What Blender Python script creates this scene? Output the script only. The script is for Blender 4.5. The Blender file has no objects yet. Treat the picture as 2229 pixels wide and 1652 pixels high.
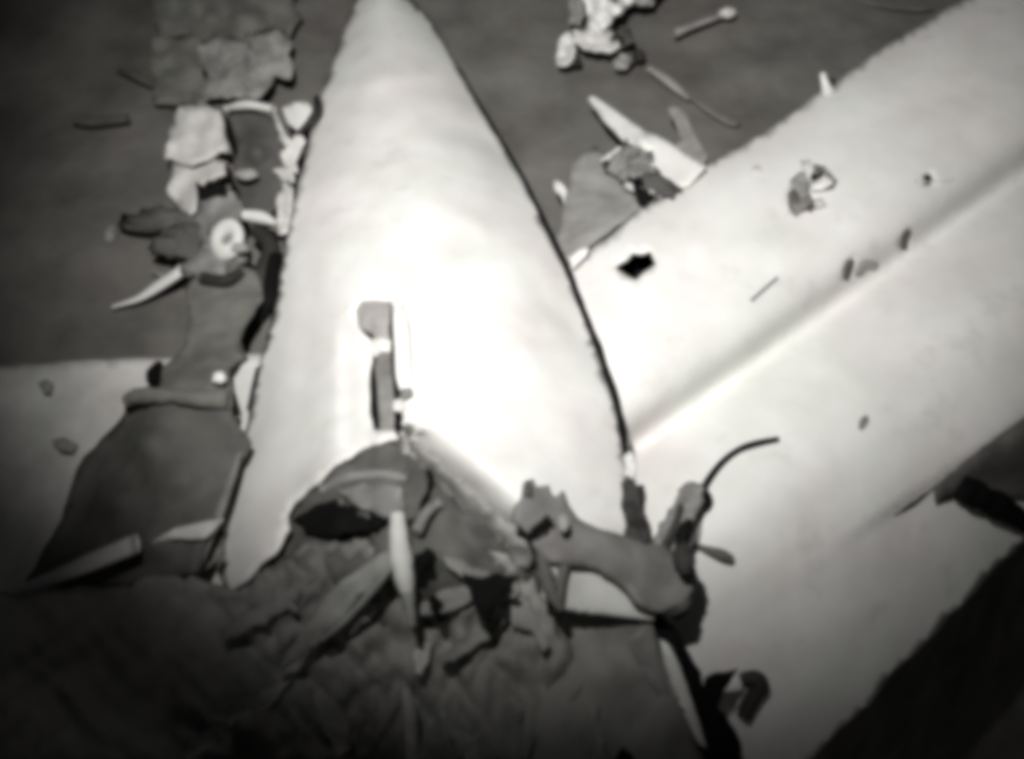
import bpy, bmesh, math, random
from mathutils import Vector, noise
from mathutils.geometry import delaunay_2d_cdt

# ------------------------------------------------------------------ camera, world, lamp, exposure
sc = bpy.context.scene
C = sc.collection
W, H = 2228.0, 1652.0                 # picture measure used for laying out distances
CAMZ, TILT = 6.0, math.radians(33)
TH, TV = 0.518, 0.384
cam_d = bpy.data.cameras.new('camera')
cam = bpy.data.objects.new('camera', cam_d); C.objects.link(cam)
cam.location = (0, 0, CAMZ); cam.rotation_euler = (TILT, 0, 0)
cam_d.sensor_width = 36; cam_d.lens = 18 / TH
cam_d.clip_start = 0.05; cam_d.clip_end = 400
cam_d.dof.use_dof = True
cam_d.dof.focus_distance = 6.6
cam_d.dof.aperture_fstop = 0.42
sc.camera = cam

w = bpy.data.worlds.new('World'); sc.world = w; w.use_nodes = True
nt = w.node_tree; nt.nodes.clear()
sky = nt.nodes.new('ShaderNodeTexSky'); sky.sky_type = 'NISHITA'; sky.sun_disc = False
sky.sun_elevation = math.radians(6); sky.sun_rotation = math.radians(200)
hs = nt.nodes.new('ShaderNodeHueSaturation'); hs.inputs['Saturation'].default_value = 0.12
bg = nt.nodes.new('ShaderNodeBackground'); bg.inputs['Strength'].default_value = 0.009
wo = nt.nodes.new('ShaderNodeOutputWorld')
nt.links.new(sky.outputs[0], hs.inputs['Color']); nt.links.new(hs.outputs[0], bg.inputs['Color'])
nt.links.new(bg.outputs[0], wo.inputs[0])

# the diving vehicle's own work lamp, carried up and to the left of its camera
ld = bpy.data.lights.new('work_lamp', 'SPOT')
ld.energy = 3400; ld.color = (1.0, 0.985, 0.965)
ld.spot_size = math.radians(70.5); ld.spot_blend = 1.0; ld.shadow_soft_size = 0.06
lamp = bpy.data.objects.new('work_lamp', ld); C.objects.link(lamp)
lamp.location = (-0.65, 1.5, 7.3)

sc.view_settings.view_transform = 'Standard'; sc.view_settings.look = 'None'
sc.view_settings.exposure = 0.0; sc.view_settings.gamma = 1.0
sc.view_settings.use_curve_mapping = False
sc.cycles.pixel_filter_type = 'BLACKMAN_HARRIS'; sc.cycles.filter_width = 7.0
sc.cycles.use_denoising = True

CT, ST = math.cos(TILT), math.sin(TILT)
def P(x, y, h=0.0):
    "world point at height h on the sight line through picture position x, y"
    dx = (x / W - .5) * 2 * TH; dy = (.5 - y / H) * 2 * TV
    d = Vector((dx, dy * CT + ST, dy * ST - CT))
    t = (h - CAMZ) / d.z
    return Vector((d.x * t, d.y * t, h))

_aim = P(1210, 320, .7) - lamp.location
lamp.rotation_euler = _aim.to_track_quat('-Z', 'Y').to_euler()

# ------------------------------------------------------------------ materials
def mat(name, col, rough=.6, var=.15, scale=3.0, bump=.15, metal=0.0, stain=None, spec=.3, hue=.012):
    m = bpy.data.materials.new(name); m.use_nodes = True
    n = m.node_tree; b = n.nodes['Principled BSDF']
    b.inputs['Roughness'].default_value = rough; b.inputs['Metallic'].default_value = metal
    b.inputs['Specular IOR Level'].default_value = spec
    tc = n.nodes.new('ShaderNodeNewGeometry')
    def nz(s, det=5, ro=.6):
        t = n.nodes.new('ShaderNodeTexNoise'); t.inputs['Scale'].default_value = s
        t.inputs['Detail'].default_value = det; t.inputs['Roughness'].default_value = ro
        n.links.new(tc.outputs['Position'], t.inputs['Vector']); return t
    a = nz(scale)
    r = n.nodes.new('ShaderNodeValToRGB')
    c = Vector(col)
    lo = c * (1 - var); hi = c * (1 + var)
    r.color_ramp.elements[0].position = .32; r.color_ramp.elements[1].position = .68
    r.color_ramp.elements[0].color = (lo[0] * (1 + hue), lo[1], lo[2] * (1 - hue), 1)
    r.color_ramp.elements[1].color = (min(hi[0], .86), min(hi[1], .86), min(hi[2], .86), 1)
    n.links.new(a.outputs['Fac'], r.inputs['Fac'])
    out = r.outputs['Color']
    # slow drift of tint, as silt settles unevenly
    t2 = nz(.9, 2); r2 = n.nodes.new('ShaderNodeValToRGB')
    r2.color_ramp.elements[0].position = .4; r2.color_ramp.elements[1].position = .6
    r2.color_ramp.elements[0].color = (1.0, .98, .975, 1); r2.color_ramp.elements[1].color = (.98, 1.0, .975, 1)
    n.links.new(t2.outputs['Fac'], r2.inputs['Fac'])
    mx = n.nodes.new('ShaderNodeMix'); mx.data_type = 'RGBA'; mx.blend_type = 'MULTIPLY'
    mx.inputs['Factor'].default_value = 1
    n.links.new(out, mx.inputs['A']); n.links.new(r2.outputs['Color'], mx.inputs['B']); out = mx.outputs['Result']
    if stain:
        s = nz(stain[0], 6, .65); rs = n.nodes.new('ShaderNodeValToRGB')
        rs.color_ramp.elements[0].position = stain[1]; rs.color_ramp.elements[1].position = stain[1] + .12
        rs.color_ramp.elements[0].color = (0, 0, 0, 1); rs.color_ramp.elements[1].color = (stain[2],) * 3 + (1,)
        n.links.new(s.outputs['Fac'], rs.inputs['Fac'])
        m2 = n.nodes.new('ShaderNodeMix'); m2.data_type = 'RGBA'
        n.links.new(rs.outputs['Color'], m2.inputs['Factor']); n.links.new(out, m2.inputs['A'])
        m2.inputs['B'].default_value = (.22, .21, .195, 1); out = m2.outputs['Result']
    n.links.new(out, b.inputs['Base Color'])
    bn = n.nodes.new('ShaderNodeBump'); bn.inputs['Strength'].default_value = bump; bn.inputs['Distance'].default_value = .03
    bz = nz(scale * 3.5, 6); n.links.new(bz.outputs['Fac'], bn.inputs['Height'])
    n.links.new(bn.outputs[0], b.inputs['Normal'])
    return m

M = dict(
    white=mat('white_painted_skin', (.75, .745, .73), .5, .09, 1.9, .08, stain=(3.0, .575, .17)),
    pale=mat('pale_weathered_skin', (.62, .615, .6), .6, .14, 4, .15),
    grey=mat('bare_grey_metal', (.2, .195, .19), .55, .25, 5, .2),
    mid=mat('mid_grey_metal', (.3, .295, .285), .55, .22, 5, .2),
    dull=mat('dull_silted_metal', (.1, .098, .092), .75, .35, 2.6, .25),
    dark=mat('dark_burnt_metal_and_shade', (.032, .031, .029), .7, .5, 2.2, .3),
    off=mat('dusty_white_skin', (.63, .625, .61), .6, .06, 5, .1),
    silt=mat('silt_in_groove', (.44, .435, .42), .9, .18, 2.2, .2),
    nick=mat('dark_nick', (.12, .115, .11), .8, .4, 9, .3),
    cloth2=mat('faded_grey_skin', (.25, .245, .235), .8, .4, 6, .4),
    black=mat('black_rubber_and_shade', (.006, .006, .006), .8, .3, 6, .1, spec=.1),  # near-black for rubber parts and for the pieces that imitate shade
    mud=mat('silty_mud', (.15, .145, .136), .95, .3, 1.3, .7, spec=.05),
    sooty=mat('sooty_crumpled_metal', (.22, .215, .206), .7, .35, 1.6, .2, stain=None),
    strip=mat('worn_grey_strip', (.3, .298, .288), .55, .3, 4, .25),
    bright_strip=mat('worn_bright_strip', (.5, .49, .48), .55, .3, 4, .25),
    fore=mat('scorched_lining', (.38, .372, .358), .8, .35, 2.4, .35),
    foredark=mat('sooty_lining', (.24, .235, .225), .8, .4, 1.4, .25),
    cloth=mat('silted_fabric', (.17, .168, .155), .9, .25, 5, .2, spec=.1),
)

# ------------------------------------------------------------------ builders
def world_off(o):
    v = Vector((0, 0, 0))
    while o: v += o.location; o = o.parent
    return v

def tag(o, label, cat, group=None, kind=None):
    o['label'] = label
    if cat: o['category'] = cat
    if group: o['group'] = group
    if kind: o['kind'] = kind
    return o

def thing(name, label, cat, at, group=None):
    o = bpy.data.objects.new(name, None); C.objects.link(o)
    o.location = P(*at); o.empty_display_size = .2
    return tag(o, label, cat, group)

def link(name, verts, faces, m, parent=None, th=0, smooth=True, sub=0):
    if parent: off = world_off(parent)
    else:
        off = sum((Vector(v) for v in verts), Vector()) / len(verts)
        off.z = min(v[2] for v in verts)
    me = bpy.data.meshes.new(name)
    me.from_pydata([tuple(Vector(v) - off) for v in verts], [], faces)
    me.materials.append(m); me.validate()
    if smooth: me.polygons.foreach_set('use_smooth', [True] * len(me.polygons))
    o = bpy.data.objects.new(name, me); C.objects.link(o)
    if parent: o.parent = parent
    else: o.location = off
    if th:
        s = o.modifiers.new('thickness', 'SOLIDIFY'); s.thickness = th; s.offset = -1; s.use_rim = True
    if sub:
        s = o.modifiers.new('smooth', 'SUBSURF'); s.levels = sub; s.render_levels = sub
    return o

def dens(poly, step, closed=True):
    out = []; n = len(poly)
    for i in range(n if closed else n - 1):
        a, b = poly[i], poly[(i + 1) % n]
        k = max(1, int(math.hypot(b[0] - a[0], b[1] - a[1]) / step))
        for j in range(k):
            f = j / k; out.append(tuple(a[q] + (b[q] - a[q]) * f for q in range(len(a))))
    if not closed: out.append(tuple(poly[-1]))
    return out

def catmull(poly, k=4, closed=True):
    n = len(poly); out = []
    for i in range(n if closed else n - 1):
        if closed: p = [poly[(i + q) % n] for q in (-1, 0, 1, 2)]
        else: p = [poly[max(0, min(n - 1, i + q))] for q in (-1, 0, 1, 2)]
        for j in range(k):
            t = j / k
            out.append(tuple(.5 * (2 * p[1][q] + (p[2][q] - p[0][q]) * t + (2 * p[0][q] - 5 * p[1][q] + 4 * p[2][q] - p[3][q]) * t * t
                       + (3 * p[1][q] - p[0][q] - 3 * p[2][q] + p[3][q]) * t ** 3) for q in range(len(poly[0]))))
    if not closed: out.append(tuple(poly[-1]))
    return out

def inside(x, y, poly):
    c = False; n = len(poly); j = n - 1
    for i in range(n):
        xi, yi = poly[i][0], poly[i][1]; xj, yj = poly[j][0], poly[j][1]
        if (yi > y) != (yj > y) and x < (xj - xi) * (y - yi) / (yj - yi) + xi: c = not c
        j = i
    return c

_seed = [0]
def sheet(name, outline, m, parent=None, h=.1, hfun=None, ctrl=(), holes=(), step=22, th=.02, amp=0.0, nsc=60., jag=0.0, round_=False, amp2=0.0):
    """a bent metal sheet: outline (x, y[, height]) with heights blended from outline and control points"""
    _seed[0] += 1; sd = _seed[0] * 7.13
    ol = [(p[0], p[1], p[2] if len(p) > 2 else h) for p in outline]
    if round_: ol = catmull(ol, 4)
    ol = dens(ol, step * .6)
    hl = [dens([(p[0], p[1], h) for p in q], step * .5) for q in holes]
    anchors = ol[::max(1, len(ol) // 40)] + [tuple(c) for c in ctrl] * 2
    def hh(x, y):
        if hfun: z = hfun(x, y)
        else:
            sw = s = 0
            for a in anchors:
                k = 1 / ((a[0] - x) ** 2 + (a[1] - y) ** 2 + 60) ** 1.4
                s += k * a[2]; sw += k
            z = s / sw
        if amp: z += amp * noise.noise(Vector((x / nsc, y / nsc, sd))) * 1.6
        if amp2: z += amp2 * noise.noise(Vector((x / nsc * 3.1, y / nsc * 3.1, sd + 5)))
        return z
    if jag:
        def jit(p, q):
            return (p[0] + jag * noise.noise(Vector((p[0] / 38, p[1] / 38, sd + q))) * 2,
                    p[1] + jag * noise.noise(Vector((p[0] / 38, p[1] / 38, sd + q + 9))) * 2, p[2])
        ol = [jit(p, 1) for p in ol]; hl = [[jit(p, 2) for p in q] for q in hl]
    pts = [Vector((p[0], p[1])) for p in ol]; edges = [(i, (i + 1) % len(ol)) for i in range(len(ol))]
    for q in hl:
        b = len(pts); pts += [Vector((p[0], p[1])) for p in q]
        edges += [(b + i, b + (i + 1) % len(q)) for i in range(len(q))]
    xs = [p[0] for p in ol]; ys = [p[1] for p in ol]
    rr = random.Random(_seed[0]); y = min(ys) + step / 2; row = 0
    while y < max(ys):
        x = min(xs) + (step / 2 if row % 2 else 0)
        while x < max(xs):
            px, py = x + rr.uniform(-.15, .15) * step, y + rr.uniform(-.15, .15) * step
            if inside(px, py, ol) and not any(inside(px, py, q) for q in hl) and min((p[0] - px) ** 2 + (p[1] - py) ** 2 for q in [ol] + hl for p in q) > (.5 * step) ** 2: pts.append(Vector((px, py)))
            x += step
        y += step * .87; row += 1
    vs, es, fs, *_ = delaunay_2d_cdt(pts, edges, [], 0, 1e-4)
    faces = []
    for f in fs:
        cx = sum(vs[i].x for i in f) / len(f); cy = sum(vs[i].y for i in f) / len(f)
        if inside(cx, cy, ol) and not any(inside(cx, cy, q) for q in hl):
            a, b, c = (vs[i] for i in f[:3])
            cr = (b.x - a.x) * (c.y - a.y) - (b.y - a.y) * (c.x - a.x)
            if abs(cr) < 1e-3: continue
            faces.append(list(f) if cr < 0 else list(f)[::-1])      # y runs down in the picture
    used = sorted({i for f in faces for i in f}); mp = {v: k for k, v in enumerate(used)}
    V = [P(vs[i].x, vs[i].y, hh(vs[i].x, vs[i].y)) for i in used]
    return link(name, V, [[mp[i] for i in f] for f in faces], m, parent, th)

def tube(name, path, r, m, parent=None, seg=10, flat=1.0, wob=0.0, smooth_=True, caps=True):
    "bent rod: path (x, y, height), radius in metres (one value or one per point)"
    pl = [tuple(p) for p in path]
    rs = list(r) if isinstance(r, (list, tuple)) else [r] * len(pl)
    pl = [p + (q,) for p, q in zip(pl, rs)]
    if smooth_ and len(pl) > 2: pl = catmull(pl, 6, False)
    else: pl = dens(pl, 14, False)
    pw = [P(*p[:3]) for p in pl]; _seed[0] += 1; sd = _seed[0] * 3.7
    V = []; F = []
    for i, c in enumerate(pw):
        t = (pw[min(i + 1, len(pw) - 1)] - pw[max(i - 1, 0)]).normalized()
        s = t.cross(Vector((0, 0, 1)))
        s = s.normalized() if s.length > 1e-3 else Vector((1, 0, 0))
        u = s.cross(t).normalized()
        rad = pl[i][3] * (1 + wob * noise.noise(Vector((i * .4, sd, 0))))
        for k in range(seg):
            a = 2 * math.pi * k / seg
            V.append(c + s * math.cos(a) * rad + u * math.sin(a) * rad * flat)
    for i in range(len(pw) - 1):
        for k in range(seg):
            F.append([i * seg + k, i * seg + (k + 1) % seg, (i + 1) * seg + (k + 1) % seg, (i + 1) * seg + k])
    if caps:
        F.append(list(range(seg))); n0 = (len(pw) - 1) * seg; F.append([n0 + k for k in range(seg)][::-1])
    return link(name, V, F, m, parent)

def lump(name, x, y, h, rx, ry, rz, m, parent=None, am=.35, sc_=1.5):
    "broken lump of material, radii in metres"
    _seed[0] += 1; sd = _seed[0] * 5.1
    bm = bmesh.new(); bmesh.ops.create_icosphere(bm, subdivisions=3, radius=1)
    c = P(x, y, h)
    V = []
    for v in bm.verts:
        k = 1 + am * noise.noise(v.co * sc_ + Vector((sd, 0, 0)))
        V.append(c + Vector((v.co.x * rx * k, v.co.y * ry * k, v.co.z * rz * k)))
    F = [[v.index for v in f.verts] for f in bm.faces]; bm.free()
    return link(name, V, F, m, parent)

def ring(name, x, y, h, R, r, m, parent=None, tilt=(0, 0)):
    c = P(x, y, h); V = []; F = []; A, B = 28, 10
    for i in range(A):
        a = 2 * math.pi * i / A
        for j in range(B):
            b = 2 * math.pi * j / B
            q = Vector(((R + r * math.cos(b)) * math.cos(a), (R + r * math.cos(b)) * math.sin(a), r * math.sin(b)))
            q.z += q.x * tilt[0] + q.y * tilt[1]; V.append(c + q)
    for i in range(A):
        for j in range(B):
            F.append([i * B + j, ((i + 1) % A) * B + j, ((i + 1) % A) * B + (j + 1) % B, i * B + (j + 1) % B])
    return link(name, V, F, m, parent)

def lerp(tab, x):
    if x <= tab[0][0]: return tab[0][1]
    for a, b in zip(tab, tab[1:]):
        if x <= b[0]: return a[1] + (b[1] - a[1]) * (x - a[0]) / (b[0] - a[0])
    return tab[-1][1]

def smooth_lerp(tab, x):
    if x <= tab[0][0]: return tab[0][1]
    for i, (a, b) in enumerate(zip(tab, tab[1:])):
        if x <= b[0]:
            t = (x - a[0]) / (b[0] - a[0])
            p0 = tab[max(i - 1, 0)]; p3 = tab[min(i + 2, len(tab) - 1)]
            m1 = (b[1] - p0[1]) / (b[0] - p0[0] + 1e-9) * (b[0] - a[0]); m2 = (p3[1] - a[1]) / (p3[0] - a[0] + 1e-9) * (b[0] - a[0])
            return (2*t**3-3*t*t+1)*a[1] + (t**3-2*t*t+t)*m1 + (-2*t**3+3*t*t)*b[1] + (t**3-t*t)*m2
    return tab[-1][1]

# ------------------------------------------------------------------ the seabed
def seabed():
    V = []; F = []; xs = []; ys = []
    def axis(a, b, fine0, fine1, s):
        out = []; x = fine0
        while x <= fine1: out.append(x); x += s
        k = s; x = fine1
        while x < b: k *= 1.35; x += k; out.append(x)
        k = s; x = fine0; pre = []
        while x > a: k *= 1.35; x -= k; pre.append(x)
        return pre[::-1] + out
    xs = axis(-150, 150, -7, 7, .09); ys = axis(-150, 150, -1, 13, .09)
    for y in ys:
        for x in xs:
            z = .07 * noise.noise(Vector((x * .5, y * .5, 1))) + .035 * noise.noise(Vector((x * 1.7, y * 1.7, 4))) + .008 * noise.noise(Vector((x * 6, y * 6, 2))) - .04
            # added drop in the bed, keeps the ground beyond the wreck dark
            d = (x - 1.9) * .74 - (y - 2.3) * .67
            t = max(0, min(1, (d - .1) / 3.2)); z -= 7 * t * (2 - t) if d > .1 else 0
            V.append((x, y, z))
    nx = len(xs)
    for j in range(len(ys) - 1):
        for i in range(nx - 1):
            a = j * nx + i; F.append([a, a + 1, a + nx + 1, a + nx])
    o = link('seabed', V, F, M['mud']); o['kind'] = 'structure'
    o['label'] = 'dark grey silty seabed under the wreckage'
seabed()

# ------------------------------------------------------------------ long white body, lower left to upper right
def vu(x, y): return x * .552 + y * .834, x * .834 - y * .552
def body_h(x, y):
    v, u = vu(x, y)
    v1 = 1576 - (u - 651) * .031 if u > 651 else 1576
    v2 = 1996
    v3 = lerp([(556, 2352), (884, 2290), (1207, 2216), (1500, 2170)], u)
    if v < v1: t = (v - 1150) / (v1 - 1150)
    elif v < v2: t = 1 + (v - v1) / (v2 - v1)
    else: t = 2 + (v - v2) / (v3 - v2)
    z = smooth_lerp([(-.1, .40), (0, .56), (.12, .66), (.35, .74), (.6, .78), (.76, .73), (.88, .62), (.968, .40), (1.0, .355), (1.015, .365), (1.12, .46), (1.35, .56), (1.6, .56), (1.85, .42), (2.0, .30), (2.3, .09), (2.6, -.13), (3.0, -.46), (3.2, -.62)], t)
    if v > v2 - 6 and u > 840: z -= .05 * min(1, (v - v2 + 6) / 12) * min(1, (u - 840) / 160)
    z -= .035 * math.exp(-(((x - 1505) / 28) ** 2 + ((y - 580) / 34) ** 2))
    return z
def line(u, v): return (u * .834 + v * .552, -u * .552 + v * .834)
body = thing('wing_section', 'long white wing section lying diagonally, from the cone up to the top right corner', 'aircraft wing', (1800, 900, 0))
vup = lambda u: 1152 + 5 * math.sin(u / 90.) + (5 if 690 < u < 900 else -1)
outl = [line(u, vup(u)) for u in range(560, 1960, 35)]
outl += [line(1960, 1600), line(1900, 2000), (2420, 1035), (2300, 1110), (2228, 1182), (2170, 1230), (2120, 1290), (2060, 1350), (2000, 1412), (1930, 1480), (1895, 1530), (1840, 1575), (1765, 1650), (1690, 1740), (1400, 1800), (1300, 1500), (1150, 1300), (1090, 1050), (1060, 800), (1110, 640)]
diamond = [(1336, 582), (1362, 565), (1378, 545), (1398, 552), (1412, 546), (1424, 574), (1405, 590), (1382, 612), (1362, 600)]
tear = [(1765, 385), (1778, 366), (1792, 372), (1788, 392), (1770, 398)]
tear2 = [(1722, 400), (1738, 388), (1752, 412), (1750, 440), (1732, 466), (1722, 462), (1716, 430)]
dot = [(2010, 386), (2018, 375), (2032, 378), (2034, 390), (2022, 402), (2012, 398)]
slit = [(1836, 606), (1840, 590), (1850, 562), (1858, 566), (1854, 586), (1846, 608)]
slit2 = [(1962, 540), (1964, 515), (1974, 498), (1980, 502), (1974, 520), (1976, 538), (1968, 546)]
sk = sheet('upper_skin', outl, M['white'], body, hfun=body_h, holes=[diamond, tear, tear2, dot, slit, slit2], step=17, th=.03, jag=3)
# black sheet that puts the dark of a cavity under the holes
sheet('cavity_dark_sheet', [line(600, 1200), line(1850, 1200), line(1750, 1700), line(620, 1700)], M['black'], body, hfun=lambda x, y: body_h(x, y) - .42, step=60, th=.01)
# upper side wall dropping to the bed
uu = list(range(560, 1960, 35)); V = []; F = []
for u in uu:
    x, y = line(u, vup(u) + 2); a = P(x, y, body_h(x, y) - .01)
    for k, (dz, dv) in enumerate(((0, 0), (.18, .05), (.4, .08), (.75, .0))): V.append(a + Vector((-.55 * dv, .83 * dv, -dz)) if False else a + Vector((.5 * dv, -.8 * dv, -dz)))
for i in range(len(uu) - 1):
    for k in range(3): a = i * 4 + k; F.append([a, a + 4, a + 5, a + 1])
link('side_wall', V, F, M['pale'], body, .02)
# torn crumple near the top: petals of peeled skin
def bh(x, y, d): return body_h(x, y) + d
for ol, mm, d in (
    ([(1718, 392, .02), (1742, 372, .05), (1762, 398, .03), (1757, 420, .09), (1740, 436, .05), (1722, 428, .01)], 'mid', 0),
    ([(1742, 350, .02), (1762, 348, .08), (1770, 368, .1), (1758, 392, .02), (1746, 376, .01)], 'pale', 0),
    ([(1762, 398, .05), (1800, 380, .1), (1812, 398, .12), (1790, 414, .06), (1764, 414, .03)], 'white', 0),
    ([(1726, 440, .04), (1762, 420, .08), (1772, 440, .05), (1752, 452, .09), (1730, 470, .02)], 'grey', 0),
    ([(1780, 360, .03), (1800, 366, .1), (1814, 384, .03), (1800, 378, .05)], 'mid', 0),
    ([(1714, 420, .03), (1730, 410, .05), (1744, 436, .04), (1730, 470, .02), (1716, 452, .02)], 'nick', 0),
    ([(1770, 356, .03), (1796, 362, .05), (1802, 374, .04), (1776, 382, .03)], 'nick', 0),
    ([(1796, 372, .02), (1822, 392, .05), (1814, 408, .03), (1798, 394, .03)], 'grey', 0),
    ([(1752, 452, .02), (1776, 446, .04), (1764, 462, .03)], 'nick', 0),
    ([(1766, 436, .02), (1788, 430, .06), (1798, 446, .02), (1778, 455, .03)], 'pale', 0)):
    sheet('peeled_flap', [(a, b, bh(a, b, c)) for a, b, c in ol], M[mm], body, step=8, th=.006, amp=.02, nsc=14)
tube('scratch', [(1634, 655, bh(1634, 655, .0)), (1662, 630, bh(1662, 630, .004)), (1692, 604, bh(1692, 604, .0))], .012, M['grey'], body, flat=.4)
tube('dent_rim', [(1990, 395, bh(1990, 395, .0)), (2060, 394, bh(2060, 394, .004)), (2075, 388, bh(2075, 388, -.004))], .007, M['off'], body, flat=.4)
sheet('dark_nick', [(1836, 608), (1842, 582), (1852, 562), (1860, 568), (1854, 590), (1846, 612)], M['nick'], body, hfun=lambda x, y: bh(x, y, .012), step=7, th=.004)
sheet('dark_nick', [(1962, 544), (1966, 516), (1978, 498), (1984, 504), (1976, 524), (1974, 544)], M['nick'], body, hfun=lambda x, y: bh(x, y, .012), step=7, th=.004)
sheet('skin_patch', [(1862, 578), (1884, 566), (1912, 574), (1904, 590), (1888, 588), (1872, 604), (1860, 598)], M['silt'], body, hfun=lambda x, y: bh(x, y, .01), step=10, th=.004, round_=True)
sheet('stain_chip', [(1872, 912), (1886, 904), (1890, 918), (1876, 936), (1868, 930)], M['grey'], body, hfun=lambda x, y: bh(x, y, .006), step=6, th=.004, round_=True)
sheet('stain_chip', [(1636, 366), (1650, 360), (1658, 374), (1642, 376)], M['off'], body, hfun=lambda x, y: bh(x, y, .006), step=6, th=.004, round_=True)
tube('lap_edge', [(1835, 1178, bh(1835, 1178, -.02)), (1880, 1160, bh(1880, 1160, -.02)), (1925, 1150, bh(1925, 1150, -.02))], [.006, .02, .005], M['dull'], body, flat=.4)
tube('lap_edge', [(1945, 1122, bh(1945, 1122, 0)), (1985, 1095, bh(1985, 1095, .004)), (2030, 1060, bh(2030, 1060, 0))], [.006, .02, .01], M['dark'], body, flat=.4)
tube('edge_spike', [(1790, 162, .7), (1794, 178, .68), (1800, 198, .6)], [.025, .03, .05], M['white'], body)
tube('edge_spike', [(1810, 172, .62), (1802, 190, .6)], [.03, .04], M['dark'], body)
sheet('torn_flange', [(x, y, body_h(x, y) + .05) for x, y in ((2036, 1062), (2100, 1004), (2228, 908), (2420, 775), (2420, 1020), (2300, 1090), (2228, 1090), (2120, 1070), (2078, 1082), (2040, 1096))],
      M['dull'], body, step=20, amp=.02, jag=2)
tube('black_pipe', [(x, y, body_h(x, y) + .12) for x, y in ((2095, 1062), (2130, 1080), (2190, 1112), (2300, 1185), (2420, 1280))], [.085, .1, .075, .1, .12], M['black'], body, wob=.4, seg=12)

# ------------------------------------------------------------------ pale panel on the left
lp = thing('hull_panel', 'pale flat skin panel on the seabed at the left edge, behind the dark plate', 'wreck panel', (200, 950, 0))
sheet('skin', [(-160, 815, .1), (22, 797, .2), (180, 784, .3), (340, 779, .36), (450, 777, .46), (640, 764, .52), (640, 1000, .46), (560, 1300, .5), (300, 1300, .3), (60, 1330, .02), (-160, 1330, -.15)],
      M['pale'], lp, step=22, amp=.03, nsc=130, jag=1.5)
for x, y, rx in ((96, 838, .075), (138, 966, .11)):
    sheet('dent_scar', [(x - rx * 260, y - 4), (x, y - 12), (x + rx * 280, y - 6), (x + rx * 200, y + 13), (x - rx * 60, y + 15)], M['mid'], lp, h=.325, step=8, th=.01, jag=4)
bpy.context.view_layer.update()

# ------------------------------------------------------------------ the big torn cone
LE = [(-30, 792), (20, 764), (60, 748), (105, 732), (200, 700), (290, 675), (380, 654), (470, 634), (590, 612), (700, 590), (800, 563), (890, 545), (980, 522), (1100, 490), (1200, 465), (1290, 470)]
RE = [(-30, 868), (-5, 894), (30, 928), (80, 960), (150, 1000), (260, 1062), (385, 1135), (520, 1200), (600, 1238), (690, 1272), (790, 1312), (900, 1345), (1000, 1360), (1100, 1378), (1290, 1395)]
def cone_h(x, y):
    l, r = lerp(LE, y), lerp(RE, y); c = (l + r) / 2
    s = max(-1, min(1, (x - c) / ((r - l) / 2)))
    base = smooth_lerp([(-60, .28), (200, .48), (400, .66), (600, .82), (900, .9), (1300, 1.0)], y)
    bul = smooth_lerp([(-60, .14), (200, .26), (500, .36), (900, .42), (1300, .4)], y)
    z = base - .05 + (bul + .05) * (1 - abs(s) ** 2.0)
    if s < -.42: z -= .30 * ((-s - .42) / .58) ** 1.6 * min(1, max(0, (y - 420) / 350))
    # flattened left flank with a soft fold, shallow sunk panel left of the split
    if y > 560:
        f = min(1, (y - 560) / 220)
        z -= .05 * f * math.exp(-((x - (700 - (y - 560) * .12)) / 60) ** 2)
        if 742 < x < 812: z -= .034 * min(1, max(0, (y - 640) / 120)) * min(1, (x - 742) / 5)
    z += .03 * noise.noise(Vector((x / 170, y / 120, 3))) + .012 * noise.noise(Vector((x / 60, y / 42, 7)))
    # folds that cross the nose
    z += .022 * math.exp(-((y - 160 + (x - 900) * .25) / 20) ** 2) + .014 * math.exp(-((y - 470 - (x - 1000) * .3) / 26) ** 2) * max(0, min(1, (x - 880) / 120)) - .02 * math.exp(-((y - 640 - (x - 1180) * 1.1) / 34) ** 2) * max(0, min(1, (x - 1120) / 60)) - .035 * math.exp(-((y - 330 - (x - 1100) * .45) / 26) ** 2) * max(0, min(1, (x - 900) / 120))
    # edge along the right side of the tear curls down
    if x > 860 and y > 930:
        d = ((x - 895) * 230 - (y - 965) * 255) / 343.4
        if -20 < d < 75: z -= .32 * (1 - max(0, d) / 75) ** 1.7
    # ragged lower skirt folds under
    z -= .12 * max(0, min(1, (y - 1120) / 160)) * (1 if x > 1100 else .3)
    return z
cone = thing('torn_cone', 'large bright white cone-shaped wreck piece, split and torn open at its lower end', 'aircraft wreckage', (950, 800, 0))
notch = [(500, 1288), (540, 1262), (560, 1232), (592, 1205), (612, 1178), (626, 1150), (624, 1120), (636, 1096), (668, 1062), (690, 1048), (728, 1010), (762, 992), (790, 974), (820, 966), (850, 955), (884, 962),
         (905, 990), (940, 1020), (1000, 1078), (1060, 1132), (1120, 1186), (1160, 1225)]
right_low = [(1200, 1205), (1250, 1228), (1320, 1200), (1374, 1168)]
co = [(x, y) for y, x in LE[:-1]] + [(484, 1262)] + notch + right_low + [(x, y) for y, x in reversed(RE[:-1])]
crack = [(772, 676), (784, 657), (850, 653), (862, 700), (867, 750), (874, 800), (877, 850), (868, 880), (876, 900), (874, 938), (846, 936), (812, 938), (804, 900), (803, 830), (810, 780), (806, 738), (790, 724), (776, 704)]
sheet('skin', co, M['white'], cone, hfun=cone_h, holes=[crack], step=15, th=.025, jag=2.5)
ch = lambda d: (lambda x, y: cone_h(x, y) + d)
sheet('cavity_dark_sheet', [(760, 640), (900, 640), (905, 960), (790, 955)], M['black'], cone, hfun=ch(-.16), step=25, th=.01)  # black sheet makes the open crack read dark
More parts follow.
